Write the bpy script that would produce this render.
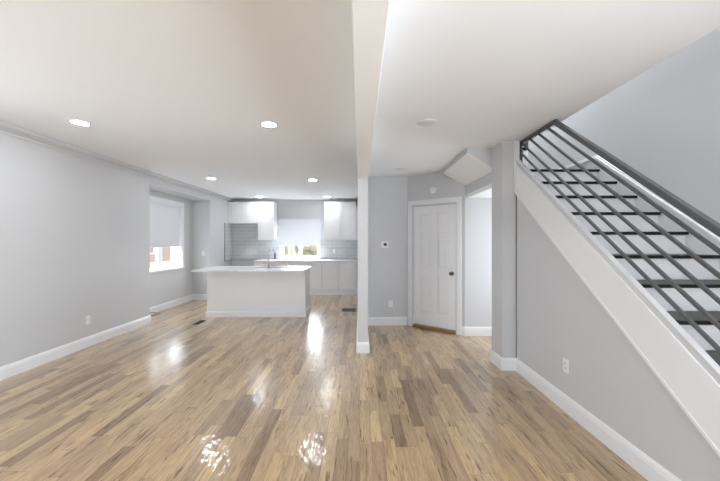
import bpy, bmesh, math, random
from mathutils import Vector, Matrix

random.seed(7)
for o in list(bpy.data.objects):
    bpy.data.objects.remove(o, do_unlink=True)
SC = bpy.context.scene
COL = SC.collection

# ------------------------------------------------------------------ camera
CAM_H = 1.43
cd = bpy.data.cameras.new('camera')
cam = bpy.data.objects.new('camera', cd)
COL.objects.link(cam)
cam.location = (0.0, 0.0, CAM_H)
cam.rotation_euler = (math.pi / 2, 0, 0)
cd.sensor_fit = 'HORIZONTAL'
cd.sensor_width = 36.0
cd.lens = 16.0
cd.shift_y = 1.5 / 720
cd.clip_start = 0.05
SC.camera = cam

# ------------------------------------------------------------------ world, daylight, exposure
SC.view_settings.view_transform = 'Standard'
SC.view_settings.look = 'None'
SC.view_settings.gamma = 1.0
SC.view_settings.use_curve_mapping = False
SC.view_settings.exposure = 0.10
W = bpy.data.worlds.new('sky')
SC.world = W
W.use_nodes = True
bg = W.node_tree.nodes['Background']
bg.inputs['Color'].default_value = (0.90, 0.95, 1.0, 1)
bg.inputs['Strength'].default_value = 2.2


def area(name, loc, rot, sx, sy, power, color=(1, 1, 1)):
    l = bpy.data.lights.new(name, 'AREA')
    l.shape = 'RECTANGLE'
    l.size, l.size_y = sx, sy
    l.energy = power
    l.color = color
    o = bpy.data.objects.new(name, l)
    COL.objects.link(o)
    o.location = loc
    o.rotation_euler = rot
    return o


R90 = math.pi / 2
# fill light added at unseen side windows, slanted upwards to brighten the ceilings
DAY = (0.90, 0.96, 1.04)
_d = Vector((math.cos(1.0) * math.cos(0.75), math.sin(1.0) * math.cos(0.75), math.sin(0.75)))
area('left_added_fill', (-4.62, 0.85, 1.30), _d.to_track_quat('-Z', 'Y').to_euler(), 1.8, 2.8, 66, DAY)
area('right_added_fill', (2.95, -1.8, 1.30), (0, R90 + 0.95, 0), 1.8, 2.2, 490, DAY)
# daylight through the side windows
area('alcove_daylight', (-4.75, 6.68, 1.95), (0, -R90 + 0.5, 0), 1.3, 1.4, 210, DAY)
area('kitchen_daylight', (-1.75, 9.75, 1.75), (-R90 + 0.3, 0, 0), 1.0, 1.0, 320, DAY)
# glazed outside door of the vestibule below the landing
area('vestibule_daylight', (2.86, 4.36, 1.25), (0, R90, 0), 1.7, 0.7, 31, (0.90, 0.96, 1.04))
# unseen lights over the stair well: fill added for the risers, landing lamp
area('upper_riser_fill', (2.22, 1.4, 5.2), (0, 0, 0), 0.5, 0.6, 30, (0.97, 0.985, 1.0))
area('landing_lamp', (2.22, 4.2, 5.2), (0, 0, 0), 0.5, 0.6, 78, (0.97, 0.985, 1.0))


# ------------------------------------------------------------------ materials
def mat(name, color, rough=0.5, metal=0.0, spec=0.5, coat=0.0, bump=None):
    m = bpy.data.materials.new(name)
    m.use_nodes = True
    nt = m.node_tree
    p = nt.nodes['Principled BSDF']
    p.inputs['Base Color'].default_value = (*color, 1)
    p.inputs['Roughness'].default_value = rough
    p.inputs['Metallic'].default_value = metal
    p.inputs['Specular IOR Level'].default_value = spec
    p.inputs['Coat Weight'].default_value = coat
    tc = nt.nodes.new('ShaderNodeTexCoord')
    nz = nt.nodes.new('ShaderNodeTexNoise')
    sc, st = bump if bump else (90.0, 0.02)
    nz.inputs['Scale'].default_value = sc
    nz.inputs['Detail'].default_value = 2.0
    nt.links.new(tc.outputs['Object'], nz.inputs['Vector'])
    b = nt.nodes.new('ShaderNodeBump')
    b.inputs['Strength'].default_value = st
    b.inputs['Distance'].default_value = 0.002
    nt.links.new(nz.outputs['Fac'], b.inputs['Height'])
    nt.links.new(b.outputs['Normal'], p.inputs['Normal'])
    return m


def emit_mat(name, color, strength):
    m = bpy.data.materials.new(name)
    m.use_nodes = True
    p = m.node_tree.nodes['Principled BSDF']
    p.inputs['Base Color'].default_value = (*color, 1)
    p.inputs['Emission Color'].default_value = (*color, 1)
    p.inputs['Emission Strength'].default_value = strength
    return m


M = {}
M['wall'] = mat('grey_wall_paint', (0.605, 0.61, 0.62), 0.45, bump=(60, 0.05))
M['ceiling'] = mat('white_ceiling_paint', (0.915, 0.93, 0.94), 0.75, bump=(50, 0.06))
M['trim'] = mat('white_trim_paint', (0.82, 0.825, 0.835), 0.32)
M['vestibule'] = mat('white_vestibule_paint', (0.84, 0.86, 0.88), 0.5)
M['cab'] = mat('white_cabinet_paint', (0.85, 0.85, 0.855), 0.38)
M['island'] = mat('pale_island_paint', (0.82, 0.82, 0.825), 0.4)
M['door'] = mat('white_door_paint', (0.86, 0.86, 0.865), 0.38)
M['plastic'] = mat('white_plastic', (0.84, 0.84, 0.83), 0.35)
M['slot'] = mat('dark_slot', (0.03, 0.03, 0.03), 0.5)
M['chrome'] = mat('brushed_chrome', (0.62, 0.62, 0.62), 0.22, 1.0)
M['steel'] = mat('stainless_steel', (0.45, 0.45, 0.46), 0.35, 1.0)
M['nickel'] = mat('dark_nickel', (0.16, 0.15, 0.14), 0.3, 1.0)
M['rail'] = mat('charcoal_metal', (0.10, 0.10, 0.103), 0.42, 0.2)
M['tread'] = mat('black_stained_tread', (0.006, 0.006, 0.006), 0.36, spec=0.25)
M['brownsill'] = mat('brown_wood_sill', (0.26, 0.15, 0.06), 0.45)
M['register'] = mat('black_register', (0.035, 0.028, 0.022), 0.45, 0.3)
M['cable'] = mat('black_cable', (0.06, 0.05, 0.04), 0.5)
M['blind'] = mat('white_blind', (0.77, 0.78, 0.81), 0.5)
_nt = M['blind'].node_tree
_tl = _nt.nodes.new('ShaderNodeBsdfTranslucent')
_tl.inputs['Color'].default_value = (0.85, 0.87, 0.92, 1)
_mx = _nt.nodes.new('ShaderNodeMixShader')
_mx.inputs[0].default_value = 0.0006
_nt.links.new(_nt.nodes['Principled BSDF'].outputs[0], _mx.inputs[1])
_nt.links.new(_tl.outputs[0], _mx.inputs[2])
_nt.links.new(_mx.outputs[0], _nt.nodes['Material Output'].inputs['Surface'])
M['vinyl'] = mat('white_vinyl', (0.84, 0.86, 0.89), 0.35)
M['lens'] = emit_mat('lit_lens', (0.93, 0.97, 1.0), 136.0)
M['lens_off'] = mat('unlit_lens', (0.80, 0.80, 0.79), 0.5)
M['tile_edge'] = mat('grey_metal_edge', (0.12, 0.12, 0.12), 0.4, 0.6)
M['cedar'] = mat('tan_fence_wood', (0.55, 0.40, 0.30), 0.8, bump=(20, 0.2))
M['pale_fence'] = mat('pale_fence', (0.85, 0.80, 0.76), 0.7)
M['lawn'] = mat('winter_ground', (0.52, 0.44, 0.33), 0.9, bump=(8, 0.4))
M['brick'] = mat('house_wall', (0.50, 0.38, 0.33), 0.85, bump=(15, 0.3))
M['foliage'] = mat('hedge_leaves', (0.58, 0.60, 0.46), 0.8, bump=(10, 0.5))
M['carpaint'] = mat('white_car_paint', (0.85, 0.86, 0.88), 0.25)
M['rubber'] = mat('tyre_rubber', (0.02, 0.02, 0.02), 0.8)
M['carglass'] = mat('car_glass', (0.05, 0.06, 0.07), 0.1)


def glass_mat():
    m = bpy.data.materials.new('window_glass')
    m.use_nodes = True
    nt = m.node_tree
    nt.nodes.clear()
    out = nt.nodes.new('ShaderNodeOutputMaterial')
    mix = nt.nodes.new('ShaderNodeMixShader')
    tr = nt.nodes.new('ShaderNodeBsdfTransparent')
    gl = nt.nodes.new('ShaderNodeBsdfGlossy')
    gl.inputs['Roughness'].default_value = 0.02
    mix.inputs[0].default_value = 0.06
    nt.links.new(tr.outputs[0], mix.inputs[1])
    nt.links.new(gl.outputs[0], mix.inputs[2])
    nt.links.new(mix.outputs[0], out.inputs[0])
    return m


M['glass'] = glass_mat()


def quartz_mat():
    m = mat('white_quartz', (0.84, 0.845, 0.85), 0.30)
    nt = m.node_tree
    p = nt.nodes['Principled BSDF']
    tc = nt.nodes.new('ShaderNodeTexCoord')
    nz = nt.nodes.new('ShaderNodeTexNoise')
    nz.inputs['Scale'].default_value = 5
    nz.inputs['Detail'].default_value = 6
    nz.inputs['Distortion'].default_value = 1.5
    cr = nt.nodes.new('ShaderNodeValToRGB')
    cr.color_ramp.elements[0].position = 0.35
    cr.color_ramp.elements[0].color = (0.74, 0.745, 0.76, 1)
    cr.color_ramp.elements[1].position = 0.55
    cr.color_ramp.elements[1].color = (0.86, 0.865, 0.87, 1)
    nt.links.new(tc.outputs['Object'], nz.inputs['Vector'])
    nt.links.new(nz.outputs['Fac'], cr.inputs['Fac'])
    nt.links.new(cr.outputs['Color'], p.inputs['Base Color'])
    return m


M['quartz'] = quartz_mat()


def tile_mat():
    m = mat('grey_subway_tile', (0.5, 0.5, 0.5), 0.14)
    nt = m.node_tree
    p = nt.nodes['Principled BSDF']
    tc = nt.nodes.new('ShaderNodeTexCoord')
    sp = nt.nodes.new('ShaderNodeSeparateXYZ')
    ad = nt.nodes.new('ShaderNodeMath')
    ad.operation = 'ADD'
    cb = nt.nodes.new('ShaderNodeCombineXYZ')
    nt.links.new(tc.outputs['Object'], sp.inputs[0])
    nt.links.new(sp.outputs['X'], ad.inputs[0])
    nt.links.new(sp.outputs['Y'], ad.inputs[1])
    nt.links.new(ad.outputs[0], cb.inputs['X'])
    nt.links.new(sp.outputs['Z'], cb.inputs['Y'])
    br = nt.nodes.new('ShaderNodeTexBrick')
    br.inputs['Scale'].default_value = 1.0
    br.inputs['Brick Width'].default_value = 0.30
    br.inputs['Row Height'].default_value = 0.10
    br.inputs['Mortar Size'].default_value = 0.004
    br.inputs['Mortar Smooth'].default_value = 0.2
    br.inputs['Color1'].default_value = (0.50, 0.515, 0.525, 1)
    br.inputs['Color2'].default_value = (0.56, 0.575, 0.585, 1)
    br.inputs['Mortar'].default_value = (0.74, 0.74, 0.74, 1)
    nt.links.new(cb.outputs[0], br.inputs['Vector'])
    nt.links.new(br.outputs['Color'], p.inputs['Base Color'])
    return m


M['tile'] = tile_mat()


def floor_mat():
    m = bpy.data.materials.new('oak_strip_floor')
    m.use_nodes = True
    nt = m.node_tree
    N, L = nt.nodes, nt.links
    p = N['Principled BSDF']

    def math_(op, a, b=None, c=None):
        n = N.new('ShaderNodeMath')
        n.operation = op
        for i, v in enumerate((a, b, c)):
            if v is None:
                continue
            if isinstance(v, (int, float)):
                n.inputs[i].default_value = v
            else:
                L.new(v, n.inputs[i])
        return n.outputs[0]

    tc = N.new('ShaderNodeTexCoord')
    sp = N.new('ShaderNodeSeparateXYZ')
    L.new(tc.outputs['Object'], sp.inputs[0])
    x, y = sp.outputs['X'], sp.outputs['Y']
    u = math_('DIVIDE', x, 0.0826)
    col = math_('FLOOR', u)
    w1 = N.new('ShaderNodeTexWhiteNoise')
    w1.noise_dimensions = '1D'
    L.new(col, w1.inputs['W'])
    w2 = N.new('ShaderNodeTexWhiteNoise')
    w2.noise_dimensions = '1D'
    L.new(math_('ADD', col, 37.3), w2.inputs['W'])
    ln = math_('MULTIPLY_ADD', w2.outputs['Value'], 0.55, 0.42)
    v = math_('ADD', math_('DIVIDE', y, ln), math_('MULTIPLY', w1.outputs['Value'], 11.0))
    row = math_('FLOOR', v)
    cid = N.new('ShaderNodeCombineXYZ')
    L.new(col, cid.inputs['X'])
    L.new(row, cid.inputs['Y'])
    w3 = N.new('ShaderNodeTexWhiteNoise')
    w3.noise_dimensions = '3D'
    L.new(cid.outputs[0], w3.inputs['Vector'])
    ramp = N.new('ShaderNodeValToRGB')
    e = ramp.color_ramp.elements
    e[0].position = 0.0
    e[0].color = (0.250, 0.158, 0.088, 1)
    e[1].position = 1.0
    e[1].color = (0.620, 0.450, 0.245, 1)
    for pos, c in ((0.08, (0.330, 0.218, 0.122)), (0.25, (0.425, 0.294, 0.168)), (0.55, (0.480, 0.336, 0.190)),
                   (0.80, (0.520, 0.368, 0.208)), (0.93, (0.560, 0.390, 0.205))):
        k = e.new(pos)
        k.color = (*c, 1)
    L.new(w3.outputs['Value'], ramp.inputs['Fac'])
    # grain running along each board
    gv = N.new('ShaderNodeCombineXYZ')
    L.new(math_('MULTIPLY', x, 75.0), gv.inputs['X'])
    L.new(math_('MULTIPLY_ADD', y, 4.5, math_('MULTIPLY', w3.outputs['Value'], 50.0)), gv.inputs['Y'])
    L.new(math_('MULTIPLY', w3.outputs['Value'], 90.0), gv.inputs['Z'])
    g = N.new('ShaderNodeTexNoise')
    g.inputs['Scale'].default_value = 1.0
    g.inputs['Detail'].default_value = 4.0
    g.inputs['Distortion'].default_value = 1.6
    L.new(gv.outputs[0], g.inputs['Vector'])
    gr = N.new('ShaderNodeValToRGB')
    gr.color_ramp.elements[0].position = 0.30
    gr.color_ramp.elements[0].color = (0.68, 0.64, 0.60, 1)
    gr.color_ramp.elements[1].position = 0.62
    gr.color_ramp.elements[1].color = (1.08, 1.08, 1.08, 1)
    L.new(g.outputs['Fac'], gr.inputs['Fac'])
    mx = N.new('ShaderNodeMix')
    mx.data_type = 'RGBA'
    mx.blend_type = 'MULTIPLY'
    mx.inputs[0].default_value = 0.9
    L.new(ramp.outputs['Color'], mx.inputs[6])
    L.new(gr.outputs['Color'], mx.inputs[7])
    # dark mineral streaks and knots
    sv = N.new('ShaderNodeCombineXYZ')
    L.new(math_('MULTIPLY', x, 42.0), sv.inputs['X'])
    L.new(math_('MULTIPLY_ADD', y, 4.2, math_('MULTIPLY', w3.outputs['Value'], 70.0)), sv.inputs['Y'])
    L.new(math_('MULTIPLY', w3.outputs['Value'], 33.0), sv.inputs['Z'])
    s = N.new('ShaderNodeTexNoise')
    s.inputs['Scale'].default_value = 1.0
    s.inputs['Detail'].default_value = 2.0
    L.new(sv.outputs[0], s.inputs['Vector'])
    sr = N.new('ShaderNodeValToRGB')
    sr.color_ramp.elements[0].position = 0.62
    sr.color_ramp.elements[0].color = (1, 1, 1, 1)
    sr.color_ramp.elements[1].position = 0.69
    sr.color_ramp.elements[1].color = (0.40, 0.35, 0.31, 1)
    L.new(s.outputs['Fac'], sr.inputs['Fac'])
    mx2 = N.new('ShaderNodeMix')
    mx2.data_type = 'RGBA'
    mx2.blend_type = 'MULTIPLY'
    mx2.inputs[0].default_value = 1.0
    L.new(mx.outputs[2], mx2.inputs[6])
    L.new(sr.outputs['Color'], mx2.inputs[7])
    lv = N.new('ShaderNodeCombineXYZ')
    L.new(math_('MULTIPLY', x, 22.0), lv.inputs['X'])
    L.new(math_('MULTIPLY_ADD', y, 1.7, math_('MULTIPLY', w3.outputs['Value'], 40.0)), lv.inputs['Y'])
    L.new(math_('MULTIPLY', w3.outputs['Value'], 61.0), lv.inputs['Z'])
    ln2 = N.new('ShaderNodeTexNoise')
    ln2.inputs['Scale'].default_value = 1.0
    ln2.inputs['Detail'].default_value = 5.0
    ln2.inputs['Roughness'].default_value = 0.65
    ln2.inputs['Distortion'].default_value = 0.8
    L.new(lv.outputs[0], ln2.inputs['Vector'])
    lr = N.new('ShaderNodeValToRGB')
    lr.color_ramp.elements[0].position = 0.52
    lr.color_ramp.elements[0].color = (1, 1, 1, 1)
    lr.color_ramp.elements[1].position = 0.72
    lr.color_ramp.elements[1].color = (0.56, 0.50, 0.45, 1)
    L.new(ln2.outputs['Fac'], lr.inputs['Fac'])
    mx4 = N.new('ShaderNodeMix')
    mx4.data_type = 'RGBA'
    mx4.blend_type = 'MULTIPLY'
    mx4.inputs[0].default_value = 1.0
    L.new(mx2.outputs[2], mx4.inputs[6])
    L.new(lr.outputs['Color'], mx4.inputs[7])
    # seams
    fu = math_('FRACT', u)
    fv = math_('FRACT', v)
    du = math_('MINIMUM', fu, math_('SUBTRACT', 1.0, fu))
    dv = math_('MULTIPLY', math_('MINIMUM', fv, math_('SUBTRACT', 1.0, fv)), 8.0)
    d = math_('MINIMUM', du, dv)
    seam = math_('MINIMUM', math_('DIVIDE', d, 0.022), 1.0)
    mx3 = N.new('ShaderNodeMix')
    mx3.data_type = 'RGBA'
    L.new(seam, mx3.inputs[0])
    mx3.inputs[6].default_value = (0.17, 0.115, 0.07, 1)
    L.new(mx4.outputs[2], mx3.inputs[7])
    L.new(mx3.outputs[2], p.inputs['Base Color'])
    p.inputs['Roughness'].default_value = 0.30
    p.inputs['Specular IOR Level'].default_value = 0.5
    p.inputs['Coat Weight'].default_value = 0.75
    p.inputs['Coat Roughness'].default_value = 0.09
    # slightly uneven varnish
    wv = N.new('ShaderNodeCombineXYZ')
    L.new(math_('MULTIPLY', x, 20.0), wv.inputs['X'])
    L.new(math_('MULTIPLY', y, 11.0), wv.inputs['Y'])
    wn = N.new('ShaderNodeTexNoise')
    wn.inputs['Scale'].default_value = 1.0
    wn.inputs['Detail'].default_value = 2.5
    L.new(wv.outputs[0], wn.inputs['Vector'])
    bp = N.new('ShaderNodeBump')
    bp.inputs['Strength'].default_value = 0.8
    bp.inputs['Distance'].default_value = 0.004
    L.new(wn.outputs['Fac'], bp.inputs['Height'])
    L.new(bp.outputs['Normal'], p.inputs['Coat Normal'])
    L.new(bp.outputs['Normal'], p.inputs['Normal'])
    return m


M['floor'] = floor_mat()


# ------------------------------------------------------------------ mesh helpers
class MB:
    def __init__(self):
        self.v, self.f, self.sm = [], [], []

    def add(self, vs, fs, smooth=False):
        n = len(self.v)
        self.v += [Vector(p) for p in vs]
        for f in fs:
            self.f.append([i + n for i in f])
            self.sm.append(smooth)
        return self

    def box(self, x0, x1, y0, y1, z0, z1):
        x0, x1 = min(x0, x1), max(x0, x1)
        y0, y1 = min(y0, y1), max(y0, y1)
        z0, z1 = min(z0, z1), max(z0, z1)
        return self.add([(x0, y0, z0), (x1, y0, z0), (x1, y1, z0), (x0, y1, z0),
                         (x0, y0, z1), (x1, y0, z1), (x1, y1, z1), (x0, y1, z1)],
                        [(0, 3, 2, 1), (4, 5, 6, 7), (0, 1, 5, 4), (1, 2, 6, 5), (2, 3, 7, 6), (3, 0, 4, 7)])

    def prism(self, pts, axis, a0, a1):
        """closed polygon pts in the plane across `axis`, extruded a0..a1 (x: pts are (y,z); y: (x,z); z: (x,y))"""
        def mk(p, a):
            return {'x': (a, p[0], p[1]), 'y': (p[0], a, p[1]), 'z': (p[0], p[1], a)}[axis]
        n = len(pts)
        vs = [mk(p, a0) for p in pts] + [mk(p, a1) for p in pts]
        fs = [list(range(n)), list(range(2 * n - 1, n - 1, -1))]
        fs += [(i, (i + 1) % n, n + (i + 1) % n, n + i) for i in range(n)]
        return self.add(vs, fs)

    def sweep(self, prof, path, up=Vector((0, 0, 1))):
        """profile (offset out of the wall, height) swept along a horizontal floor path, mitred; out = right of travel"""
        path = [Vector(p) for p in path]
        n, k = len(path), len(prof)
        vs = []
        for i, p in enumerate(path):
            d0 = (path[i] - path[i - 1]).normalized() if i else None
            d1 = (path[i + 1] - path[i]).normalized() if i < n - 1 else None
            n0 = Vector((d0.y, -d0.x, 0)) if d0 else None
            n1 = Vector((d1.y, -d1.x, 0)) if d1 else None
            if n0 and n1:
                mdir = (n0 + n1).normalized()
                mdir = mdir / max(0.3, mdir.dot(n0))
            else:
                mdir = n0 or n1
            for o, h in prof:
                vs.append(p + mdir * o + up * h)
        fs = []
        for i in range(n - 1):
            for j in range(k):
                a, b = i * k + j, i * k + (j + 1) % k
                fs.append((a, b, b + k, a + k))
        fs.append(list(range(k)))
        fs.append(list(range((n - 1) * k + k - 1, (n - 1) * k - 1, -1)))
        return self.add(vs, fs)

    def tube(self, path, r, n=10, closed_ends=True):
        path = [Vector(p) for p in path]
        rings = []
        prev = None
        for i, p in enumerate(path):
            a = path[max(0, i - 1)]
            b = path[min(len(path) - 1, i + 1)]
            t = (b - a).normalized()
            if prev is None:
                ref = Vector((0, 0, 1)) if abs(t.z) < 0.9 else Vector((1, 0, 0))
                s = t.cross(ref).normalized()
            else:
                s = (prev - t * prev.dot(t)).normalized()
            prev = s
            q = t.cross(s)
            rr = r[i] if isinstance(r, (list, tuple)) else r
            rings.append([p + (s * math.cos(2 * math.pi * k / n) + q * math.sin(2 * math.pi * k / n)) * rr for k in range(n)])
        vs = [v for ring in rings for v in ring]
        fs = []
        for i in range(len(path) - 1):
            for k in range(n):
                a, b = i * n + k, i * n + (k + 1) % n
                fs.append((a, b, b + n, a + n))
        self.add(vs, fs, True)
        if closed_ends:
            self.add(rings[0], [list(range(n))[::-1]])
            self.add(rings[-1], [list(range(n))])
        return self

    def lathe(self, prof, centre, axis=(0, 0, 1), n=28, smooth=True):
        """prof: (radius, distance along axis)"""
        t = Vector(axis).normalized()
        ref = Vector((0, 0, 1)) if abs(t.z) < 0.9 else Vector((1, 0, 0))
        s = t.cross(ref).normalized()
        q = t.cross(s)
        c = Vector(centre)
        vs, fs = [], []
        for r, h in prof:
            for k in range(n):
                a = 2 * math.pi * k / n
                vs.append(c + t * h + (s * math.cos(a) + q * math.sin(a)) * r)
        for i in range(len(prof) - 1):
            for k in range(n):
                a, b = i * n + k, i * n + (k + 1) % n
                fs.append((a, b, b + n, a + n))
        self.add(vs, fs, smooth)
        self.add(vs[:n], [list(range(n))[::-1]])
        self.add(vs[-n:], [list(range(n))])
        return self

    def build(self, name, material, parent=None, bevel=0.0, local=False, segs=2):
        me = bpy.data.meshes.new(name)
        off = Vector((0, 0, 0))
        if parent is not None and not local:
            off = parent_world(parent)
        me.from_pydata([tuple(v - off) for v in self.v], [], self.f)
        for poly, s in zip(me.polygons, self.sm):
            poly.use_smooth = s
        bm = bmesh.new()
        bm.from_mesh(me)
        bmesh.ops.remove_doubles(bm, verts=bm.verts, dist=1e-5)
        bmesh.ops.recalc_face_normals(bm, faces=bm.faces)
        bm.to_mesh(me)
        bm.free()
        me.materials.append(M[material])
        o = bpy.data.objects.new(name, me)
        COL.objects.link(o)
        if parent is not None:
            o.parent = parent
        if bevel:
            b = o.modifiers.new('bevel', 'BEVEL')
            b.width = bevel
            b.segments = segs
            b.limit_method = 'ANGLE'
            b.angle_limit = math.radians(40)
        return o


def parent_world(o):
    v = Vector((0, 0, 0))
    while o is not None:
        v += o.location
        o = o.parent
    return v


def empty(name, loc, rz=0.0):
    o = bpy.data.objects.new(name, None)
    o.empty_display_size = 0.1
    o.location = loc
    o.rotation_euler = (0, 0, rz)
    COL.objects.link(o)
    return o


def tag(o, label, cat, group=None, kind=None):
    o['label'] = label
    o['category'] = cat
    if group:
        o['group'] = group
    if kind:
        o['kind'] = kind
    return o


def struct(o):
    o['kind'] = 'structure'
    return o


def copy_tree(o, parent=None):
    c = o.copy()
    COL.objects.link(c)
    c.parent = parent
    for ch in list(o.children):
        copy_tree(ch, c)
    return c


# ------------------------------------------------------------------ dimensions (metres, camera over the origin)
XL = -3.72            # left wall face
XA = -4.15            # window alcove wall face
YA0, YA1 = 5.66, 7.93  # alcove opening
ZL = 2.66             # left ceiling
ZR = 2.558            # right ceiling
YK = 9.30             # kitchen end wall
YF = -4.2            # front wall behind the camera
XD0, XD1 = -0.03, 0.103  # dividing wall
YD = 4.13             # its near end
YH = 5.51             # hall end wall
XS = 1.742            # wall under the stair
XE = 1.885            # edge of the stair well in the ceiling
XR = 2.56             # outer right wall
YV = 4.88             # vestibule end wall
ZU = 5.30             # upper floor ceiling

# ------------------------------------------------------------------ structure: floor, ceilings, walls
struct(MB().box(-4.5, 2.8, -4.4, 9.5, -0.12, 0).build('floor', 'floor'))
struct(MB().box(-4.5, XD0 + 0.06, -4.4, 9.5, ZL, ZL + 0.12).build('ceiling_left', 'ceiling'))
struct(MB().box(XD0 + 0.062, XE, -4.4, 5.8, ZR, ZR + 0.25).build('ceiling_right', 'ceiling'))
struct(MB().box(XD0, XD1, YF, YD - 0.001, 2.25, ZL + 0.05).build('ceiling_beam', 'ceiling', bevel=0.004))
struct(MB().box(XE - 0.15, 2.8, -4.4, 5.1, ZU, ZU + 0.1).build('ceiling_upper', 'ceiling'))

b = MB()


def wall_hole(b, x0, x1, y0, y1, zt, w0, w1, z0=0.45, z1=2.40):
    b.box(x0, x1, y0, w0, 0, zt)
    b.box(x0, x1, w1, y1, 0, zt)
    b.box(x0, x1, w0, w1, 0, z0)
    b.box(x0, x1, w0, w1, z1, zt)


LW0, LW1 = -0.6, 2.3  # left wall opening added for the fill light
wall_hole(b, -4.45, XL, YF, YA0, ZL, LW0, LW1)
b.box(-4.45, XL, YA0, YA1, 2.46, ZL)
b.box(-4.45, XL, YA1, YK, 0, ZL)
struct(b.build('wall_left', 'wall'))

# window alcove wall with its opening
WA0, WA1, WAZ0, WAZ1 = 5.92, 7.44, 0.84, 2.26
b = MB()
b.box(-4.40, XA, YA0, WA0, 0, 2.46)
b.box(-4.40, XA, WA1, YA1, 0, 2.46)
b.box(-4.40, XA, WA0, WA1, 0, WAZ0)
b.box(-4.40, XA, WA0, WA1, WAZ1, 2.46)
struct(b.build('wall_alcove', 'wall'))

# kitchen end wall with its opening
WK0, WK1, WKZ0, WKZ1 = -2.29, -1.20, 0.985, 2.03
b = MB()
b.box(-4.45, WK0, YK, YK + 0.2, 0, ZL)
b.box(WK1, XD1, YK, YK + 0.2, 0, ZL)
b.box(WK0, WK1, YK, YK + 0.2, 0, WKZ0)
b.box(WK0, WK1, YK, YK + 0.2, WKZ1, ZL)
struct(b.build('wall_kitchen', 'wall'))

struct(MB().box(XD0, XD1, YD, YK, 0, ZL).build('wall_divider', 'wall'))
struct(MB().box(XD1, 0.86, YH, YH + 0.15, 0, ZR).build('wall_hall', 'wall'))

# front wall behind the camera with two openings added to let daylight in
FW = [(-3.2, -1.0), (0.15, 1.55)]
b = MB()
zz0, zz1 = 0.45, 2.40
xs = -4.45
for a0, a1 in FW:
    b.box(xs, a0, YF - 0.2, YF, 0, ZL + 0.1)
    b.box(a0, a1, YF - 0.2, YF, 0, zz0)
    b.box(a0, a1, YF - 0.2, YF, zz1, ZL + 0.1)
    xs = a1
b.box(xs, 2.8, YF - 0.2, YF, 0, ZU)
struct(b.build('wall_front', 'wall'))

# outer right wall with the glazed outside door of the vestibule
DV0, DV1 = 3.98, 4.74
RW0, RW1 = -3.0, -0.6  # right wall opening added for the fill light
b = MB()
wall_hole(b, XR, XR + 0.2, YF, DV0, ZU, RW0, RW1)
b.box(XR, XR + 0.2, DV1, 5.1, 0, ZU)
b.box(XR, XR + 0.2, DV0, DV1, 2.08, ZU)
struct(b.build('wall_right', 'wall'))
struct(MB().box(1.60, XR, YV, YV + 0.15, 0, 2.16).build('wall_vestibule', 'wall'))
struct(MB().box(1.60, XR, YV, YV + 0.15, 2.16, ZU).build('wall_landing', 'wall'))
struct(MB().box(XE - 0.15, XE, YF, YV, ZR + 0.25, ZU).build('wall_upper', 'wall'))
# pier at the head of the stair, and the cross wall that closes the space below the stair
b = MB()
b.box(1.585, XS, 3.57, 3.85, 0, ZR)
b.box(XS, XR, 3.68, 3.85, 0, 2.10)
struct(b.build('wall_pier', 'wall'))
struct(MB().box(1.63, XR, 3.852, YV, 2.10, 2.16).build('ceiling_vestibule', 'ceiling'))
# header over the vestibule opening and the sloped underside of the upper flight
b = MB()
b.prism([(1.62, 2.16), (1.62, 2.30), (1.285, 2.505), (1.285, ZR), (1.70, ZR), (1.70, 2.16)], 'y', 3.85, 5.02)
struct(b.build('wall_header', 'wall'))
struct(MB().prism([(1.287, 2.497), (1.617, 2.295), (1.623, 2.30), (1.293, 2.502)], 'y', 3.852, 4.96).build('trim_soffit', 'ceiling'))

# angled wall with the door opening, in its own frame: u along the wall, w into the wall
AP = Vector((0.816, YH, 0))
AQ = Vector((1.603, 4.88, 0))
AL = (AQ - AP).length
ARZ = math.atan2(AQ.y - AP.y, AQ.x - AP.x)
DU0, DU1, DZ1 = 0.112, 0.864, 2.035
b = MB()
b.box(0, DU0, 0, 0.14, 0, ZR)
b.box(DU1, AL, 0, 0.14, 0, ZR)
b.box(DU0, DU1, 0, 0.14, DZ1, ZR)
wa = b.build('wall_angled', 'wall')
wa.location = AP
wa.rotation_euler = (0, 0, ARZ)
struct(wa)


# wall under the stair: sloped top
def LZ(y):
    return 1.948 + 0.775 * (y - 3.53)


Y0 = 3.53 - 1.948 / 0.775
T0, T1 = 0.327, 0.372
yb = 1.08
b = MB()
b.prism([(yb, 0), (3.555, 0), (3.555, LZ(3.555) + T1), (yb, LZ(yb) + T1)], 'x', XS, XS + 0.030)
struct(b.build('wall_stair', 'wall'))

# ------------------------------------------------------------------ baseboards and mouldings
BP = [(0, 0), (0.017, 0), (0.017, 0.100), (0.014, 0.108), (0.014, 0.118), (0.009, 0.128), (0.006, 0.136), (0, 0.138)]


def baseboard(name, path, prof=BP):
    return struct(MB().sweep(prof, [(x, y, 0) for x, y in path]).build(name, 'trim'))


def mir(path):
    return list(reversed(path))


baseboard('baseboard_left', [(XL, YF + 0.01), (XL, YA0), (XA, YA0), (XA, YA1), (XL, YA1), (XL, YK - 0.001)])
baseboard('baseboard_divider', [(XD0, 8.58), (XD0, YD), (XD1, YD), (XD1, YH), (0.816, YH)][::-1][::-1] if False else
          [(0.810, YH), (XD1, YH), (XD1, YD), (XD0, YD), (XD0, 8.60)][::-1])
ud = (AQ - AP).normalized()
pa = AP + ud * 0.945
baseboard('baseboard_vestibule', [(pa.x, pa.y), (1.603, YV), (XR, YV)])
baseboard('baseboard_right', [(XS + 0.2, 3.85), (1.585, 3.85), (1.585, 3.57), (XS, 3.57), (XS, 1.05)][::-1][::-1])
baseboard('baseboard_front', [(XR, YF), (-3.7, YF)])
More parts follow.
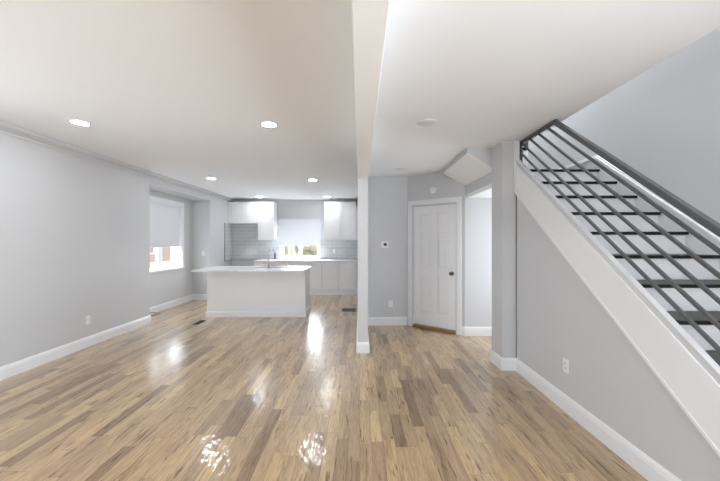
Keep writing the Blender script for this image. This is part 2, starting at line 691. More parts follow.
# small cove along the left wall under the ceiling, painted like the wall
CP = [(0, -0.100), (0.012, -0.100), (0.015, -0.074), (0.085, -0.046), (0.090, -0.040), (0.090, -0.001), (0, -0.001)]
struct(MB().sweep([(o, ZL + h) for o, h in CP], [(XL, YF, 0), (XL, YK, 0)]).build('trim_cove', 'wall'))


# ------------------------------------------------------------------ windows
def frame_boxes(b, axis, a0, a1, z0, z1, d0, d1, w, wb=None):
    """a rectangular frame of bars; axis x: spans x, depth y; axis y: spans y, depth x"""
    wb = wb or w
    def bx(s0, s1, q0, q1):
        if axis == 'x':
            b.box(s0, s1, d0, d1, q0, q1)
        else:
            b.box(d0, d1, s0, s1, q0, q1)
    bx(a0, a0 + w, z0, z1)
    bx(a1 - w, a1, z0, z1)
    bx(a0 + w, a1 - w, z1 - w, z1)
    bx(a0 + w, a1 - w, z0, z0 + wb)


def window(name, axis, a0, a1, z0, z1, face, inward, depth, casing=0.085, mull=True):
    """face: coordinate of the inner wall face, inward: +1/-1 towards the room along the depth axis"""
    root = struct(empty(name, (0, 0, 0)))
    s = inward
    g = face - s * depth
    b = MB()
    frame_boxes(b, axis, a0, a1, z0, z1, g - s * 0.03, g + s * 0.02, 0.045)
    if mull:
        c = (a0 + a1) / 2
        if axis == 'x':
            b.box(c - 0.05, c + 0.05, g - s * 0.03, g + s * 0.02, z0 + .045, z1 - .045)
        else:
            b.box(g - s * 0.03, g + s * 0.02, c + 0.11 - 0.08, c + 0.11 + 0.08, z0 + .045, z1 - .045)
    b.build('window_frame', 'vinyl', root, bevel=0.003)
    b = MB()
    if axis == 'x':
        b.box(a0 + .04, a1 - .04, g - s * 0.012, g - s * 0.006, z0 + .04, z1 - .04)
    else:
        b.box(g - s * 0.012, g - s * 0.006, a0 + .04, a1 - .04, z0 + .04, z1 - .04)
    b.build('pane', 'glass', root)
    # reveal lining and casing
    b = MB()
    def bx(s0, s1, d0, d1, q0, q1):
        if axis == 'x':
            b.box(s0, s1, d0, d1, q0, q1)
        else:
            b.box(d0, d1, s0, s1, q0, q1)
    t = 0.008
    bx(a0, a0 + t, g + s * .02, face, z0, z1)
    bx(a1 - t, a1, g + s * .02, face, z0, z1)
    bx(a0 + t, a1 - t, g + s * .02, face, z1 - t, z1)
    b.build('jamb', 'vinyl', root)
    if casing:
        b = MB()
        f1 = face + s * 0.018
        bx(a0 - casing, a0, face, f1, z0, z1)
        bx(a1, a1 + casing, face, f1, z0, z1)
        bx(a0 - casing, a1 + casing, face, f1, z1, z1 + casing)
        b.build('casing', 'trim', root, bevel=0.004)
    b = MB()
    bx(a0, a1, g + s * .02, face, z0 - 0.001, z0 + 0.014)
    bx(a0 - (casing or 0), a1 + (casing or 0), face, face + s * 0.03, z0 - 0.03, z0 + 0.014)
    b.build('sill', 'trim', root, bevel=0.004)
    return root


window('window_1', 'y', WA0, WA1, WAZ0, WAZ1, XA, 1, 0.11)
window('window_2', 'x', WK0, WK1, WKZ0, WKZ1, YK, -1, 0.10, casing=0.055)
window('added_window_3', 'x', FW[0][0], FW[0][1], 0.45, 2.40, YF, 1, 0.10)  # front pair unseen, added to let daylight in
window('added_window_4', 'x', FW[1][0], FW[1][1], 0.45, 2.40, YF, 1, 0.10)

window('added_window_5', 'y', LW0, LW1, 0.45, 2.40, XL, 1, 0.10)  # unseen window added around the left fill light
window('added_window_6', 'y', RW0, RW1, 0.45, 2.40, XR, -1, 0.10)  # unseen window added around the right fill light

# glazed outside door of the vestibule (out of sight round the corner)
d2 = struct(empty('door_2', (XR, (DV0 + DV1) / 2, 0)))
b = MB()
frame_boxes(b, 'y', DV0 + 0.002, DV1 - 0.002, 0.004, 2.076, XR + 0.06, XR + 0.105, 0.11, 0.3)
b.build('door_leaf', 'door', d2, bevel=0.004)
MB().box(XR + 0.08, XR + 0.086, DV0 + 0.1, DV1 - 0.1, 0.3, 1.98).build('pane', 'glass', d2)


# ------------------------------------------------------------------ the six panel door in the angled wall
d1 = struct(empty('door_1', AP, ARZ))
b = MB()
cw = 0.082
for u0, u1 in ((DU0 - cw - 0.012, DU0 - 0.012), (DU1 + 0.012, DU1 + 0.012 + cw)):
    b.box(u0, u1, -0.020, 0.0, 0.0, DZ1 + 0.012)
    b.box(u0 + 0.012, u1 - 0.012, -0.026, -0.020, 0.0, DZ1 + 0.012)
b.box(DU0 - cw - 0.012, DU1 + 0.012 + cw, -0.020, 0.0, DZ1 + 0.012, DZ1 + 0.012 + cw)
b.box(DU0 - cw, DU1 + cw, -0.026, -0.020, DZ1 + 0.024, DZ1 + cw)
b.build('casing', 'trim', d1, bevel=0.003, local=True)
b = MB()
b.box(DU0 - 0.012, DU0 + 0.006, 0.0, 0.13, 0.0, DZ1 + 0.012)
b.box(DU1 - 0.006, DU1 + 0.012, 0.0, 0.13, 0.0, DZ1 + 0.012)
b.box(DU0 + 0.006, DU1 - 0.006, 0.0, 0.13, DZ1 - 0.006, DZ1 + 0.012)
b.build('jamb', 'trim', d1, bevel=0.002, local=True)
lu0, lu1, lz0, lz1 = DU0 + 0.009, DU1 - 0.009, 0.050, DZ1 - 0.010
lf = 0.022
b = MB()
b.box(lu0, lu1, lf + 0.012, lf + 0.035, lz0, lz1)
us = [lu0, lu0 + 0.115, (lu0 + lu1) / 2 - 0.052, (lu0 + lu1) / 2 + 0.052, lu1 - 0.115, lu1]
zs = [lz0, lz0 + 0.20, lz0 + 0.82, lz0 + 0.955, lz0 + 1.55, lz0 + 1.67, lz1 - 0.12, lz1]
b.box(us[0], us[1], lf, lf + .012, lz0, lz1)
b.box(us[4], us[5], lf, lf + .012, lz0, lz1)
b.box(us[2], us[3], lf, lf + .012, lz0, lz1)
for i in (0, 2, 4, 6):
    for j in (1, 3):
        b.box(us[j], us[j + 1], lf, lf + .012, zs[i], zs[i + 1])
leaf = b.build('door_leaf', 'door', d1, bevel=0.004, local=True)
for i in (1, 3, 5):
    for j in (1, 3):
        u0, u1, z0, z1 = us[j] + .004, us[j + 1] - .004, zs[i] + .004, zs[i + 1] - .004
        k = 0.042
        vs = [(u0, lf + .0115, z0), (u1, lf + .0115, z0), (u1, lf + .0115, z1), (u0, lf + .0115, z1),
              (u0 + k, lf + .003, z0 + k), (u1 - k, lf + .003, z0 + k), (u1 - k, lf + .003, z1 - k), (u0 + k, lf + .003, z1 - k)]
        MB().add(vs, [(0, 1, 5, 4), (1, 2, 6, 5), (2, 3, 7, 6), (3, 0, 4, 7), (4, 5, 6, 7), (3, 2, 1, 0)]).build('door_panel', 'door', leaf, local=True)
kn = MB()
kz, ku = 0.935, lu1 - 0.062
kn.lathe([(0.031, 0.0), (0.031, 0.006), (0.020, 0.010), (0.012, 0.014), (0.011, 0.032), (0.020, 0.036), (0.028, 0.046),
          (0.029, 0.056), (0.022, 0.066), (0.006, 0.070)], (ku, lf, kz), (0, -1, 0))
k_ = kn.build('door_knob', 'nickel', d1, local=True)
k_['label'] = 'dark nickel round door knob'
b = MB()
b.box(DU0 + 0.007, DU1 - 0.007, -0.024, 0.12, 0.0, 0.042)
t_ = b.build('door_sill', 'brownsill', d1, bevel=0.006, local=True)
t_['label'] = 'brown wooden sill under the door'

# ------------------------------------------------------------------ staircase
TX0, TX1 = XS + 0.032, 2.538
ky, kz_ = -0.2293, -0.1727
KY1, KZ1 = 3.381, 2.201
st = tag(empty('staircase', (XS, 1.0, 0)), 'straight staircase with black treads and white risers rising along right wall', 'staircase')
NT = 13
for k in range(NT):
    y, z = KY1 + ky * k, KZ1 + kz_ * k
    y1 = (y - ky + 0.028) if k else YV - 0.002
    tb = MB().box(TX0, TX1, y, y1 - (0 if k == 0 else 0.001), z - 0.024, z)
    tr = tb.build('tread', 'tread', st, bevel=0.006)
    tr['label'] = 'black stained tread'
    zlow = z + kz_ if k < NT - 1 else 0.0
    MB().box(TX0, TX1, y + 0.028, y + 0.044, zlow + 0.0005, z - 0.0245).build('riser', 'trim', st)
# white stringer board on the room side
b = MB()
b.prism([(yb, LZ(yb)), (3.555, LZ(3.555)), (3.555, LZ(3.555) + T0), (yb, LZ(yb) + T0)], 'x', XS - 0.014, XS - 0.0005)
b.build('stringer', 'trim', st, bevel=0.002)
b = MB()
b.prism([(yb, LZ(yb) - 0.002), (3.555, LZ(3.555) - 0.002), (3.555, LZ(3.555) + 0.024), (yb, LZ(yb) + 0.024)], 'x', XS - 0.021, XS - 0.0145)
b.build('stringer_bead', 'trim', st, bevel=0.002)
b = MB()
b.prism([(yb, LZ(yb) + T1 + .0005), (3.555, LZ(3.555) + T1 + .0005), (3.555, LZ(3.555) + T1 + 0.012), (yb, LZ(yb) + T1 + 0.012)], 'x', XS - 0.004, XS + 0.0315)
b.build('curb_cap', 'trim', st, bevel=0.002)
# skirting on the outer wall, then level along the landing
sk = lambda y: 2.367 - 0.753 * (3.445 - y)
ye = 0.75
b = MB()
b.prism([(ye, max(0, sk(ye) - 0.5)), (3.44, sk(3.44) - 0.5), (3.44, 2.2015), (YV - .003, 2.2015), (YV - .003, 2.367), (3.445, 2.367), (ye, sk(ye))], 'x', TX1 + 0.001, XR - 0.001)
b.build('skirt_board', 'trim', st)
b = MB()
b.prism([(ye, sk(ye) - 0.045), (3.445, 2.322), (YV - .003, 2.322), (YV - .003, 2.348), (3.445, 2.350), (ye, sk(ye) - 0.014)], 'x', TX1 - 0.012, TX1 + 0.0008)
b.build('skirt_moulding', 'trim', st, bevel=0.003)
# foot of the flight that turns above the landing
b = MB().box(1.80, 1.955, 3.80, YV - 0.003, 2.202, 2.520)
b.build('riser', 'trim', st)
b = MB().box(1.79, 1.985, 3.77, YV - 0.003, 2.5205, 2.548)
b.build('tread', 'tread', st, bevel=0.005)
# white jamb board between pier and railing
struct(MB().box(XS - 0.026, XS + 0.031, 3.556, 3.5685, LZ(3.555) + 0.02, ZR - 0.001).build('trim_well', 'trim'))

# ------------------------------------------------------------------ railing
RX = 1.800
sl = 0.777
rl = tag(empty('stair_railing', (RX, 1.1, 0)), 'charcoal metal railing of sloping square bars above the white stringer', 'railing')
zt = [1.960, 1.8545, 1.7317, 1.605, 1.478, 1.361]
ZB = 2.532
for i, z0 in enumerate(zt):
    hh = 0.024 if i == 0 else 0.0125   # half height measured along z
    hw = 0.020 if i == 0 else 0.0095
    f = lambda y: z0 + sl * (y - 2.209)
    ytop = min(3.575, 2.209 + (ZB - z0) / sl)
    ybot = 1.076
    b = MB()
    b.prism([(ybot, f(ybot) - hh), (ytop, f(ytop) - hh), (ytop, f(ytop) + hh), (ybot, f(ybot) + hh)], 'x', RX - hw, RX + hw)
    b.build('top_rail' if i == 0 else 'bar', 'rail', rl, bevel=0.003)
MB().box(RX - 0.016, RX + 0.016, 2.93, 3.605, ZB - 0.002, ZR - 0.001).build('ceiling_rail', 'rail', rl, bevel=0.002)
MB().box(RX - 0.016, RX + 0.018, 3.575, 3.605, KZ1 + 0.0005, ZB - 0.003).build('newel_post', 'rail', rl, bevel=0.002)
MB().box(RX - 0.025, RX + 0.025, 1.03, 1.075, KZ1 + kz_ * 11 + 0.0006, 1.16).build('newel_post', 'rail', rl, bevel=0.003)
nr = MB()
nr.box(1.955, 1.985, 3.775, 3.805, 2.5485, 3.45)
tag(nr.build('newel_post', 'rail', None, bevel=0.002), 'thin grey upper post standing on the turning step above the landing', 'post')

# ------------------------------------------------------------------ kitchen cabinets
def shaker(b, x0, x1, z0, z1, yf, fr=0.062, t=0.019):
    """door facing -y: front face at yf"""
    b.box(x0, x0 + fr, yf, yf + t, z0, z1)
    b.box(x1 - fr, x1, yf, yf + t, z0, z1)
    b.box(x0 + fr, x1 - fr, yf, yf + t, z1 - fr, z1)
    b.box(x0 + fr, x1 - fr, yf, yf + t, z0, z0 + fr)
    b.box(x0 + fr, x1 - fr, yf + 0.013, yf + t, z0 + fr, z1 - fr)
    return b


def carcass(b, x0, x1, y0, y1, z0, z1, t=0.018):
    b.box(x0, x0 + t, y0, y1, z0, z1)
    b.box(x1 - t, x1, y0, y1, z0, z1)
    b.box(x0 + t, x1 - t, y0, y1, z0, z0 + t)
    b.box(x0 + t, x1 - t, y0, y1, z1 - t, z1)
    b.box(x0 + t, x1 - t, y1 - 0.008, y1, z0 + t, z1 - t)
    return b


def wall_cabinet(x0, x1, z0, z1, nd, label):
    r = tag(empty('wall_cabinet', ((x0 + x1) / 2, YK, z0)), label, 'cabinet', 'white wall cabinets in the kitchen')
    carcass(MB(), x0 + .001, x1 - .001, 8.985, YK - 0.010, z0, z1).build('body', 'cab', r, bevel=0.001)
    w = (x1 - x0) / nd
    for i in range(nd):
        b = shaker(MB(), x0 + i * w + .004, x0 + (i + 1) * w - .004, z0 + .002, z1 - .002, 8.965)
        b.build('door', 'cab', r, bevel=0.0025)
    return r


wall_cabinet(-3.63, -2.872, 1.957, 2.557, 2, 'short white two door wall cabinet above the empty stove space')
wall_cabinet(-2.870, -2.412, 1.486, 2.557, 1, 'tall white single door wall cabinet left of kitchen window')
wall_cabinet(-1.010, -0.106, 1.486, 2.557, 2, 'tall white two door wall cabinet right of kitchen window')
# fillers against the side walls
tag(MB().box(XL + 0.001, -3.632, 9.0, 9.02, 1.957, 2.557).build('cabinet_filler', 'cab'), 'narrow white filler strip between short wall cabinet and left wall', 'filler strip')
tag(MB().box(-0.104, XD0 - 0.001, 9.0, 9.02, 1.486, 2.45).build('cabinet_filler', 'cab'), 'narrow white filler strip between right wall cabinet and dividing wall', 'filler strip')

ZC = 0.93   # worktop height


def base_cabinet(x0, x1, nd, label):
    r = tag(empty('base_cabinet', ((x0 + x1) / 2, YK, 0)), label, 'cabinet', 'white base cabinets along the kitchen end wall')
    zt_ = ZC - 0.031
    carcass(MB(), x0 + .001, x1 - .001, 8.665, YK - 0.012, 0.113, zt_).build('body', 'cab', r, bevel=0.001)
    MB().box(x0 + .001, x1 - .001, 8.652, 8.67, 0.0, 0.112).build('toe_kick', 'trim', r)
    w = (x1 - x0) / nd
    for i in range(nd):
        a0, a1 = x0 + i * w + .005, x0 + (i + 1) * w - .005
        shaker(MB(), a0, a1, 0.118, 0.700, 8.645).build('door', 'cab', r, bevel=0.0025)
        shaker(MB(), a0, a1, 0.706, zt_ - .004, 8.645, fr=0.045).build('drawer', 'cab', r, bevel=0.0025)
    return r


base_cabinet(-2.870, -1.952, 2, 'white base cabinet next to the empty stove space, mostly behind the island')
base_cabinet(-1.950, -1.032, 2, 'white base cabinet below the kitchen window, partly behind the island')
base_cabinet(-1.030, -0.112, 2, 'white base cabinet at right end with two doors under two drawers')
tag(MB().box(-0.110, XD0 - 0.018, 8.67, 8.69, 0.0, ZC - 0.031).build('cabinet_filler', 'cab'), 'narrow white filler strip between right base cabinet and dividing wall', 'filler strip')

tag(MB().box(-2.872, XD0 - 0.001, 8.605, YK - 0.011, ZC - 0.030, ZC).build('worktop', 'quartz', bevel=0.004),
    'long white quartz worktop on the base cabinets below the kitchen window', 'worktop')

# tiles
TT = 0.009
b = MB()
zt0 = 0.912
b.box(XL + TT, -2.874, YK - TT, YK, zt0, 2.0)
b.box(-2.874, WK0 - 0.056, YK - TT, YK, ZC + 0.001, 1.52)
b.box(XL, XL + TT, 8.79, YK, zt0, 1.955)
b.box(WK1 + 0.056, XD0 - 0.0005, YK - TT, YK, ZC + 0.001, 1.52)
struct(b.build('wall_backsplash', 'tile'))
b = MB()
b.box(XL, XL + 0.012, 8.780, 8.7895, zt0 - 0.012, 1.955)
b.box(XL, XL + 0.012, 8.7895, YK, zt0 - 0.012, zt0 - 0.0005)
b.box(XL + 0.012, -2.876, YK - 0.012, YK, zt0 - 0.012, zt0 - 0.0005)
struct(b.build('trim_tile', 'tile_edge'))

# ------------------------------------------------------------------ island
IX0, IX1, IY0, IY1 = -2.925, -1.05, 6.12, 6.70
isl = tag(empty('island_cabinet', ((IX0 + IX1) / 2, IY0, 0)), 'pale panelled kitchen island base with white skirting', 'island')
zt_ = 0.889
MB().box(IX0, IX1 - 0.0, IY0, IY0 + 0.02, 0.0, zt_).build('front_panel', 'island', isl)
MB().box(IX0, IX0 + 0.02, IY0 + 0.0205, IY1, 0.0, zt_).build('side_panel', 'island', isl)
MB().box(IX1 - 0.02, IX1, IY0 + 0.0205, IY1, 0.0, zt_).build('side_panel', 'island', isl)
MB().box(IX0 + 0.0205, IX1 - 0.0205, IY1 - 0.02, IY1, 0.1, zt_).build('back_panel', 'island', isl)
b = MB()
b.box(IX1 - 0.05, IX1 + 0.004, IY0 - 0.006, IY0 - 0.0002, 0.0, zt_)
b.build('corner_post', 'island', isl, bevel=0.002)
ib = [(0, 0), (0.016, 0), (0.016, 0.085), (0.010, 0.098), (0.004, 0.105), (0, 0.105)]
MB().sweep(ib, [(IX1 + .0005, IY1, 0), (IX1 + .0005, IY0 - 0.0065, 0), (IX0 - .0005, IY0 - 0.0065, 0), (IX0 - .0005, IY1, 0)][::-1]).build('skirting', 'trim', isl)

# worktop with an undermount sink hole
SX0, SX1, SY0, SY1 = -2.06, -1.40, 6.26, 6.62
WX0, WX1, WY0, WY1 = -3.06, -1.02, 5.76, 6.80
me = bmesh.new()


def rr(x0, x1, y0, y1, r, n=5):
    pts = []
    for cx, cy, a0 in ((x1 - r, y0 + r, -90), (x1 - r, y1 - r, 0), (x0 + r, y1 - r, 90), (x0 + r, y0 + r, 180)):
        for i in range(n + 1):
            a = math.radians(a0 + 90 * i / n)
            pts.append((cx + r * math.cos(a), cy + r * math.sin(a)))
    return pts


outer = rr(WX0, WX1, WY0, WY1, 0.05)
inner = rr(SX0, SX1, SY0, SY1, 0.03)
no = len(outer)
b = MB()
za, zb_ = 0.890, 0.920
vs = [(x, y, zb_) for x, y in outer] + [(x, y, zb_) for x, y in inner] + [(x, y, za) for x, y in outer] + [(x, y, za) for x, y in inner]
fs = []
for i in range(no):
    j = (i + 1) % no
    fs.append((i, j, no + j, no + i))
    fs.append((2 * no + i, 3 * no + i, 3 * no + j, 2 * no + j))
    fs.append((i, 2 * no + i, 2 * no + j, j))
    fs.append((no + i, no + j, 3 * no + j, 3 * no + i))
b.add(vs, fs)
tag(b.build('island_worktop', 'quartz', bevel=0.003), 'white quartz island worktop overhanging the pale base', 'worktop')

sk_ = MB()
vs, fs = [], []
rings = [(rr(SX0 - .012, SX1 + .012, SY0 - .012, SY1 + .012, 0.035), za - 0.001), (rr(SX0 + .001, SX1 - .001, SY0 + .001, SY1 - .001, 0.03), za - 0.001),
         (rr(SX0 + .008, SX1 - .008, SY0 + .008, SY1 - .008, 0.04), za - 0.19), (rr(SX0 + .05, SX1 - .05, SY0 + .05, SY1 - .05, 0.04), za - 0.21)]
for pts, z in rings:
    vs += [(x, y, z) for x, y in pts]
for r_ in range(3):
    for i in range(no):
        j = (i + 1) % no
        fs.append((r_ * no + i, r_ * no + j, (r_ + 1) * no + j, (r_ + 1) * no + i))
fs.append(list(range(3 * no, 4 * no)))
sk_.add(vs, fs, True)
so = sk_.build('kitchen_sink', 'steel')
m_ = so.modifiers.new('solid', 'SOLIDIFY')
m_.thickness = 0.0015
m_.offset = -1
tag(so, 'stainless undermount sink set into the island worktop', 'sink')

fx, fy = -1.775, 6.215
fz = zb_ + 0.0005
fa = tag(empty('faucet', (fx, fy, fz)), 'chrome gooseneck faucet with pull down spray standing on island', 'faucet')
MB().lathe([(0.027, 0), (0.027, 0.006), (0.021, 0.012), (0.019, 0.10), (0.016, 0.108)], (fx, fy, fz)).build('body', 'chrome', fa)
sp_dir = Vector((0.86, 0.5, 0)).normalized()
pts = [Vector((fx, fy, fz + 0.10)), Vector((fx, fy, fz + 0.28))]
R = 0.062
cx_ = Vector((fx, fy, fz + 0.30)) + sp_dir * R
for i in range(0, 13):
    a = math.pi - math.pi * i / 12 * 1.02
    pts.append(cx_ + sp_dir * (R * math.cos(a)) + Vector((0, 0, R * math.sin(a))))
MB().tube(pts, 0.0115, 12).build('spout', 'chrome', fa)
e_ = pts[-1]
MB().tube([e_ + Vector((0, 0, 0.004)), e_ - Vector((0, 0, 0.03)), e_ - Vector((0, 0, 0.10)), e_ - Vector((0, 0, 0.125))], [0.0125, 0.015, 0.0175, 0.016], 12).build('spray_head', 'nickel', fa)
MB().tube([(fx - 0.018, fy, fz + 0.055), (fx - 0.045, fy, fz + 0.06), (fx - 0.10, fy - 0.01, fz + 0.085)], [0.010, 0.008, 0.006], 10).build('lever', 'chrome', fa)


# ------------------------------------------------------------------ blinds
def blind(axis, a0, a1, ztop, zbot, dep, inward, label):
    c = (a0 + a1) / 2
    loc = (dep, c, ztop) if axis == 'y' else (c, dep, ztop)
    r = tag(empty('window_blind', loc), label, 'blind', 'white horizontal window blinds')
    s = inward
    def bx(b, d0, d1, z0, z1, e0=0, e1=0):
        if axis == 'y':
            b.box(dep + s * d0, dep + s * d1, a0 + e0, a1 - e1, z0, z1)
        else:
            b.box(a0 + e0, a1 - e1, dep + s * d0, dep + s * d1, z0, z1)
        return b
    bx(MB(), -0.022, 0.026, ztop - 0.055, ztop).build('head_rail', 'blind', r, bevel=0.003)
    b = MB()
    n = int((ztop - 0.05 - zbot - 0.024) / 0.043)
    for i in range(n):
        z = ztop - 0.0505 - i * (ztop - 0.0505 - zbot - 0.022) / n
        # closed slat, tilted: top edge towards the room
        h, d = 0.0480, 0.0055
        q = [(d / 2, z), (d / 2 - 0.003, z), (-d / 2 - 0.003, z - h), (-d / 2, z - h)]
        if axis == 'y':
            b.prism([(dep + s * p, zz) for p, zz in q], 'y', a0, a1)
        else:
            b.prism([(dep + s * p, zz) for p, zz in q], 'x', a0, a1)
    b.build('slats', 'blind', r)
    bx(MB(), -0.016, 0.016, zbot, zbot + 0.024).build('bottom_rail', 'blind', r, bevel=0.003)
    return r


blind('y', WA0 + 0.0085, WA1 - 0.0085, WAZ1 - 0.0085, 1.32, XA - 0.050, 1, 'half lowered white blind in the alcove window at left')
blind('x', WK0 - 0.062, WK1 + 0.058, 2.095, 1.325, YK - 0.048, -1, 'half lowered white blind in the kitchen window between wall cabinets')


# ------------------------------------------------------------------ recessed lights
def make_light(lit):
    r = empty('recessed_light', (0, 0, 0))
    MB().lathe([(0.094, 0.0), (0.093, -0.006), (0.075, -0.009), (0.070, -0.006), (0.070, -0.002)], (0, 0, 0), n=36).build('trim_ring', 'plastic', r, local=True)
    MB().lathe([(0.071, -0.0065), (0.060, -0.0085), (0.02, -0.0095), (0.004, -0.0095)], (0, 0, 0), n=36).build('lens', 'lens' if lit else 'lens_off', r, local=True)
    return r


lit_spots = [(-2.88, 3.29, 'lit round ceiling light nearest on the left, by the left wall'),
             (-0.95, 3.34, 'lit round ceiling light nearest on the right, beside the ceiling beam'),
             (-2.87, 6.17, 'lit round ceiling light above the left end of the island'),
             (-0.935, 6.33, 'lit round ceiling light above the right end of the island'),
             (-2.73, 8.70, 'lit round ceiling light in front of the tall left wall cabinet'),
             (-0.90, 8.70, 'lit round ceiling light in front of the right wall cabinet'),
             (-2.88, 0.45, 'lit round ceiling light by the left wall, overhead and out of the photo'),
             (-0.95, 0.45, 'lit round ceiling light by the beam, overhead and out of the photo'),
             (-2.88, -2.30, 'lit round ceiling light near the front wall by the left wall, out of the photo'),
             (-0.95, -2.30, 'lit round ceiling light near the front wall by the beam, out of the photo')]
proto = None
for x, y, lab in lit_spots:
    o = make_light(True) if proto is None else copy_tree(proto)
    proto = proto or o
    o.location = (x, y, ZL - 0.0003)
    tag(o, lab, 'ceiling light', 'lit recessed lights in the left ceiling')
proto = None
for x, y, lab in [(0.632, 3.02, 'unlit round ceiling light in the right ceiling, the nearer one'),
                  (0.630, 4.92, 'unlit round ceiling light close to the hall wall')]:
    o = make_light(False) if proto is None else copy_tree(proto)
    proto = proto or o
    o.location = (x, y, ZR - 0.0003)
    tag(o, lab, 'ceiling light', 'unlit recessed lights in the right ceiling')


# ------------------------------------------------------------------ outlets and switches (plate faces -y locally)
def outlet():
    r = empty('wall_outlet', (0, 0, 0))
    MB().box(-0.036, 0.036, -0.006, 0, -0.058, 0.058).build('cover_plate', 'plastic', r, bevel=0.003, local=True)
    for z in (-0.02, 0.02):
        rc = MB().box(-0.0165, 0.0165, -0.0085, -0.0062, z - 0.0135, z + 0.0135).build('receptacle', 'plastic', r, bevel=0.002, local=True)
        b = MB()
        b.box(-0.008, -0.0055, -0.0092, -0.0086, z - 0.003, z + 0.006)
        b.box(0.0055, 0.008, -0.0092, -0.0086, z - 0.003, z + 0.006)
        b.box(-0.002, 0.002, -0.0092, -0.0086, z - 0.009, z - 0.005)
        b.build('slots', 'slot', rc, local=True)
    return r


proto = outlet()
places = [((XL + .0003, 4.37, 0.365), math.pi / 2, 'white outlet low on the left wall near the baseboard'),
          ((0.53, YH - .0003, 0.365), 0, 'white outlet low on the hall wall left of the door'),
          ((XS - .0003, 2.703, 0.385), -math.pi / 2, 'white outlet low on the wall under the stair'),
          ((-0.755, YK - TT - .0003, 1.165), 0, 'white outlet on the tiles below the right wall cabinet'),
          ((-1.915, IY0 - .0003, 0.655), 0, 'outlet on the front of the kitchen island')]
for i, (loc, rz, lab) in enumerate(places):
    o = proto if i == 0 else copy_tree(proto)
    o.location = loc
    o.rotation_euler = (0, 0, rz)
    tag(o, lab, 'outlet', 'white wall outlets')
sw = tag(empty('light_switch', (-3.885, YA1 - .0003, 1.15)), 'white light switch on the end wall of the window alcove', 'light switch')
MB().box(-0.036, 0.036, -0.006, 0, -0.058, 0.058).build('cover_plate', 'plastic', sw, bevel=0.003, local=True)
MB().box(-0.015, 0.015, -0.010, -0.0062, -0.032, 0.032).build('rocker', 'plastic', sw, bevel=0.002, local=True)

# thermostat on the hall wall
tx, tz = 0.432, 1.388
th = tag(empty('thermostat', (tx, YH, tz)), 'small white thermostat with dark display on the hall wall', 'thermostat')
MB().box(tx - .068, tx + .068, YH - 0.006, YH - .0003, tz - .056, tz + .056).build('back_plate', 'plastic', th, bevel=0.003)
MB().box(tx - .052, tx + .052, YH - 0.026, YH - 0.0062, tz - .046, tz + .046).build('housing', 'plastic', th, bevel=0.006)
MB().box(tx - .026, tx + .026, YH - 0.028, YH - 0.0262, tz - .024, tz + .024).build('display', 'slot', th)

# smoke detector on the angled wall over the door
su = 0.485
sdp = AP + ud * su
sd = tag(empty('smoke_detector', (sdp.x, sdp.y, 2.275), ARZ), 'round white smoke detector on the wall above the six panel door', 'smoke detector')
MB().lathe([(0.062, 0.0003), (0.062, 0.012), (0.058, 0.020), (0.050, 0.034), (0.036, 0.040), (0.004, 0.041)], (0, 0, 0), (0, -1, 0)).build('housing', 'plastic', sd, local=True)
MB().lathe([(0.022, 0.041), (0.020, 0.0455), (0.003, 0.046)], (0, 0, 0), (0, -1, 0)).build('test_button', 'lens_off', sd, local=True)


# ------------------------------------------------------------------ floor registers
def register(x0, x1, y0, y1, label, along_y):
    r = tag(empty('floor_register', ((x0 + x1) / 2, (y0 + y1) / 2, 0)), label, 'floor vent')
    b = MB()
    w = 0.016
    z0, z1 = 0.0003, 0.006
    b.box(x0, x0 + w, y0, y1, z0, z1)
    b.box(x1 - w, x1, y0, y1, z0, z1)
    b.box(x0 + w, x1 - w, y0, y0 + w, z0, z1)
    b.box(x0 + w, x1 - w, y1 - w, y1, z0, z1)
    b.build('frame', 'register', r, bevel=0.0015)
    b = MB()
    b.box(x0 + w, x1 - w, y0 + w, y1 - w, z0, 0.0012)
    n = 9
    if along_y:
        for i in range(n):
            y = y0 + w + (y1 - y0 - 2 * w) * (i + .5) / n
            b.box(x0 + w, x1 - w, y - .004, y + .004, 0.0012, 0.005)
    else:
        for i in range(n):
            x = x0 + w + (x1 - x0 - 2 * w) * (i + .5) / n
            b.box(x - .005, x + .005, y0 + w, y1 - w, 0.0012, 0.005)
    b.build('louvres', 'register', r)
    return r


register(-2.905, -2.795, 5.55, 5.83, 'narrow dark floor vent near the left end of the island', True)
register(-0.385, -0.085, 6.60, 6.88, 'wide dark floor vent beside the dividing wall', False)

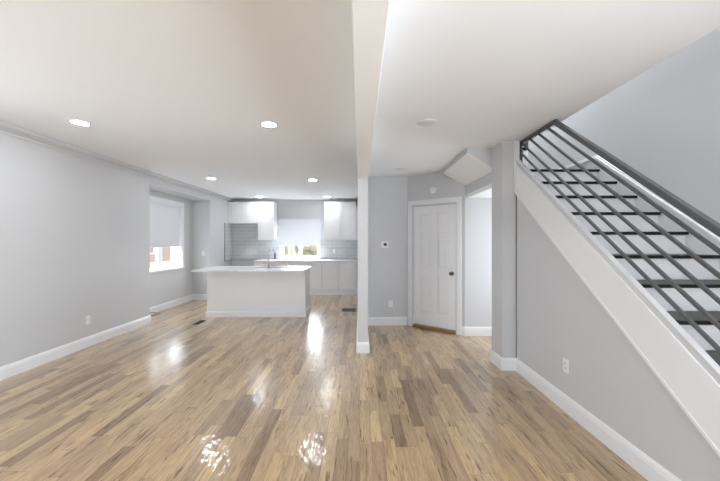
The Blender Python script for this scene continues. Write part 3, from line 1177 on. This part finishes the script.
# loose cable at the end of the left wall
pts = [(-3.845, 5.84, 0.004), (-3.84, 5.85, 0.03), (-3.87, 5.88, 0.085), (-3.885, 5.90, 0.118), (-3.84, 5.92, 0.128), (-3.77, 5.93, 0.118),
       (-3.70, 5.93, 0.112), (-3.69, 5.92, 0.095), (-3.76, 5.89, 0.085), (-3.83, 5.86, 0.075), (-3.85, 5.85, 0.055), (-3.81, 5.84, 0.035),
       (-3.83, 5.83, 0.012), (-3.87, 5.85, 0.0045)]


def smooth_path(p, it=3):
    p = [Vector(q) for q in p]
    for _ in range(it):
        n = [p[0]]
        for a, c in zip(p, p[1:]):
            n += [a * .75 + c * .25, a * .25 + c * .75]
        n.append(p[-1])
        p = n
    return p


tag(MB().tube(smooth_path(pts, 2), 0.004, 8).build('cable', 'cable'), 'loose dark cable sticking up by the baseboard at the alcove corner', 'cable')

# ------------------------------------------------------------------ outside, seen through the panes
struct(MB().box(-40, 30, -30, 45, -0.62, -0.60).build('ground', 'lawn'))
fe = tag(empty('garden_fence', (-9.0, 12.0, -0.6)), 'pale board fence outside the alcove window', 'fence')
b = MB()
for i in range(60):
    y = 6 + i * 0.2
    b.box(-9.0, -8.97, y, y + 0.165, -0.6, 0.55)
b.build('boards', 'pale_fence', fe)
b = MB()
b.box(-9.05, -9.002, 6, 18, -0.3, -0.2)
b.box(-9.05, -9.002, 6, 18, 0.25, 0.35)
b.build('rails', 'pale_fence', fe)
ho = tag(empty('neighbour_house', (-15, 18, -0.6)), 'brick house beyond the fence outside the alcove window', 'house')
MB().box(-18, -14, 9, 30, -0.6, 4.5).build('walls', 'brick', ho)
for y in (13.5, 17.0, 20.5):
    b = MB()
    frame_boxes(b, 'y', y, y + 1.2, 0.6, 2.0, -13.99, -13.94, 0.1)
    b.build('window_frame', 'vinyl', ho)

MB().prism([(-18.4, 4.5), (-13.6, 4.5), (-16, 6.4)], 'y', 8.7, 30.3).build('roof', 'register', ho)

he = MB()
rnd = random.Random(3)
for i in range(46):
    c = Vector((-5.5 + i * 0.16 + rnd.uniform(-.1, .1), 18 + rnd.uniform(-.5, .5), -0.6 + rnd.uniform(0.2, 2.6)))
    r0 = rnd.uniform(0.35, 0.7)
    he.lathe([(r0 * math.sin(math.pi * k / 6) + .002, -r0 * math.cos(math.pi * k / 6)) for k in range(7)], c, n=9)
tag(he.build('hedge', 'foliage'), 'sunlit hedge outside the kitchen window', 'hedge', kind='stuff')
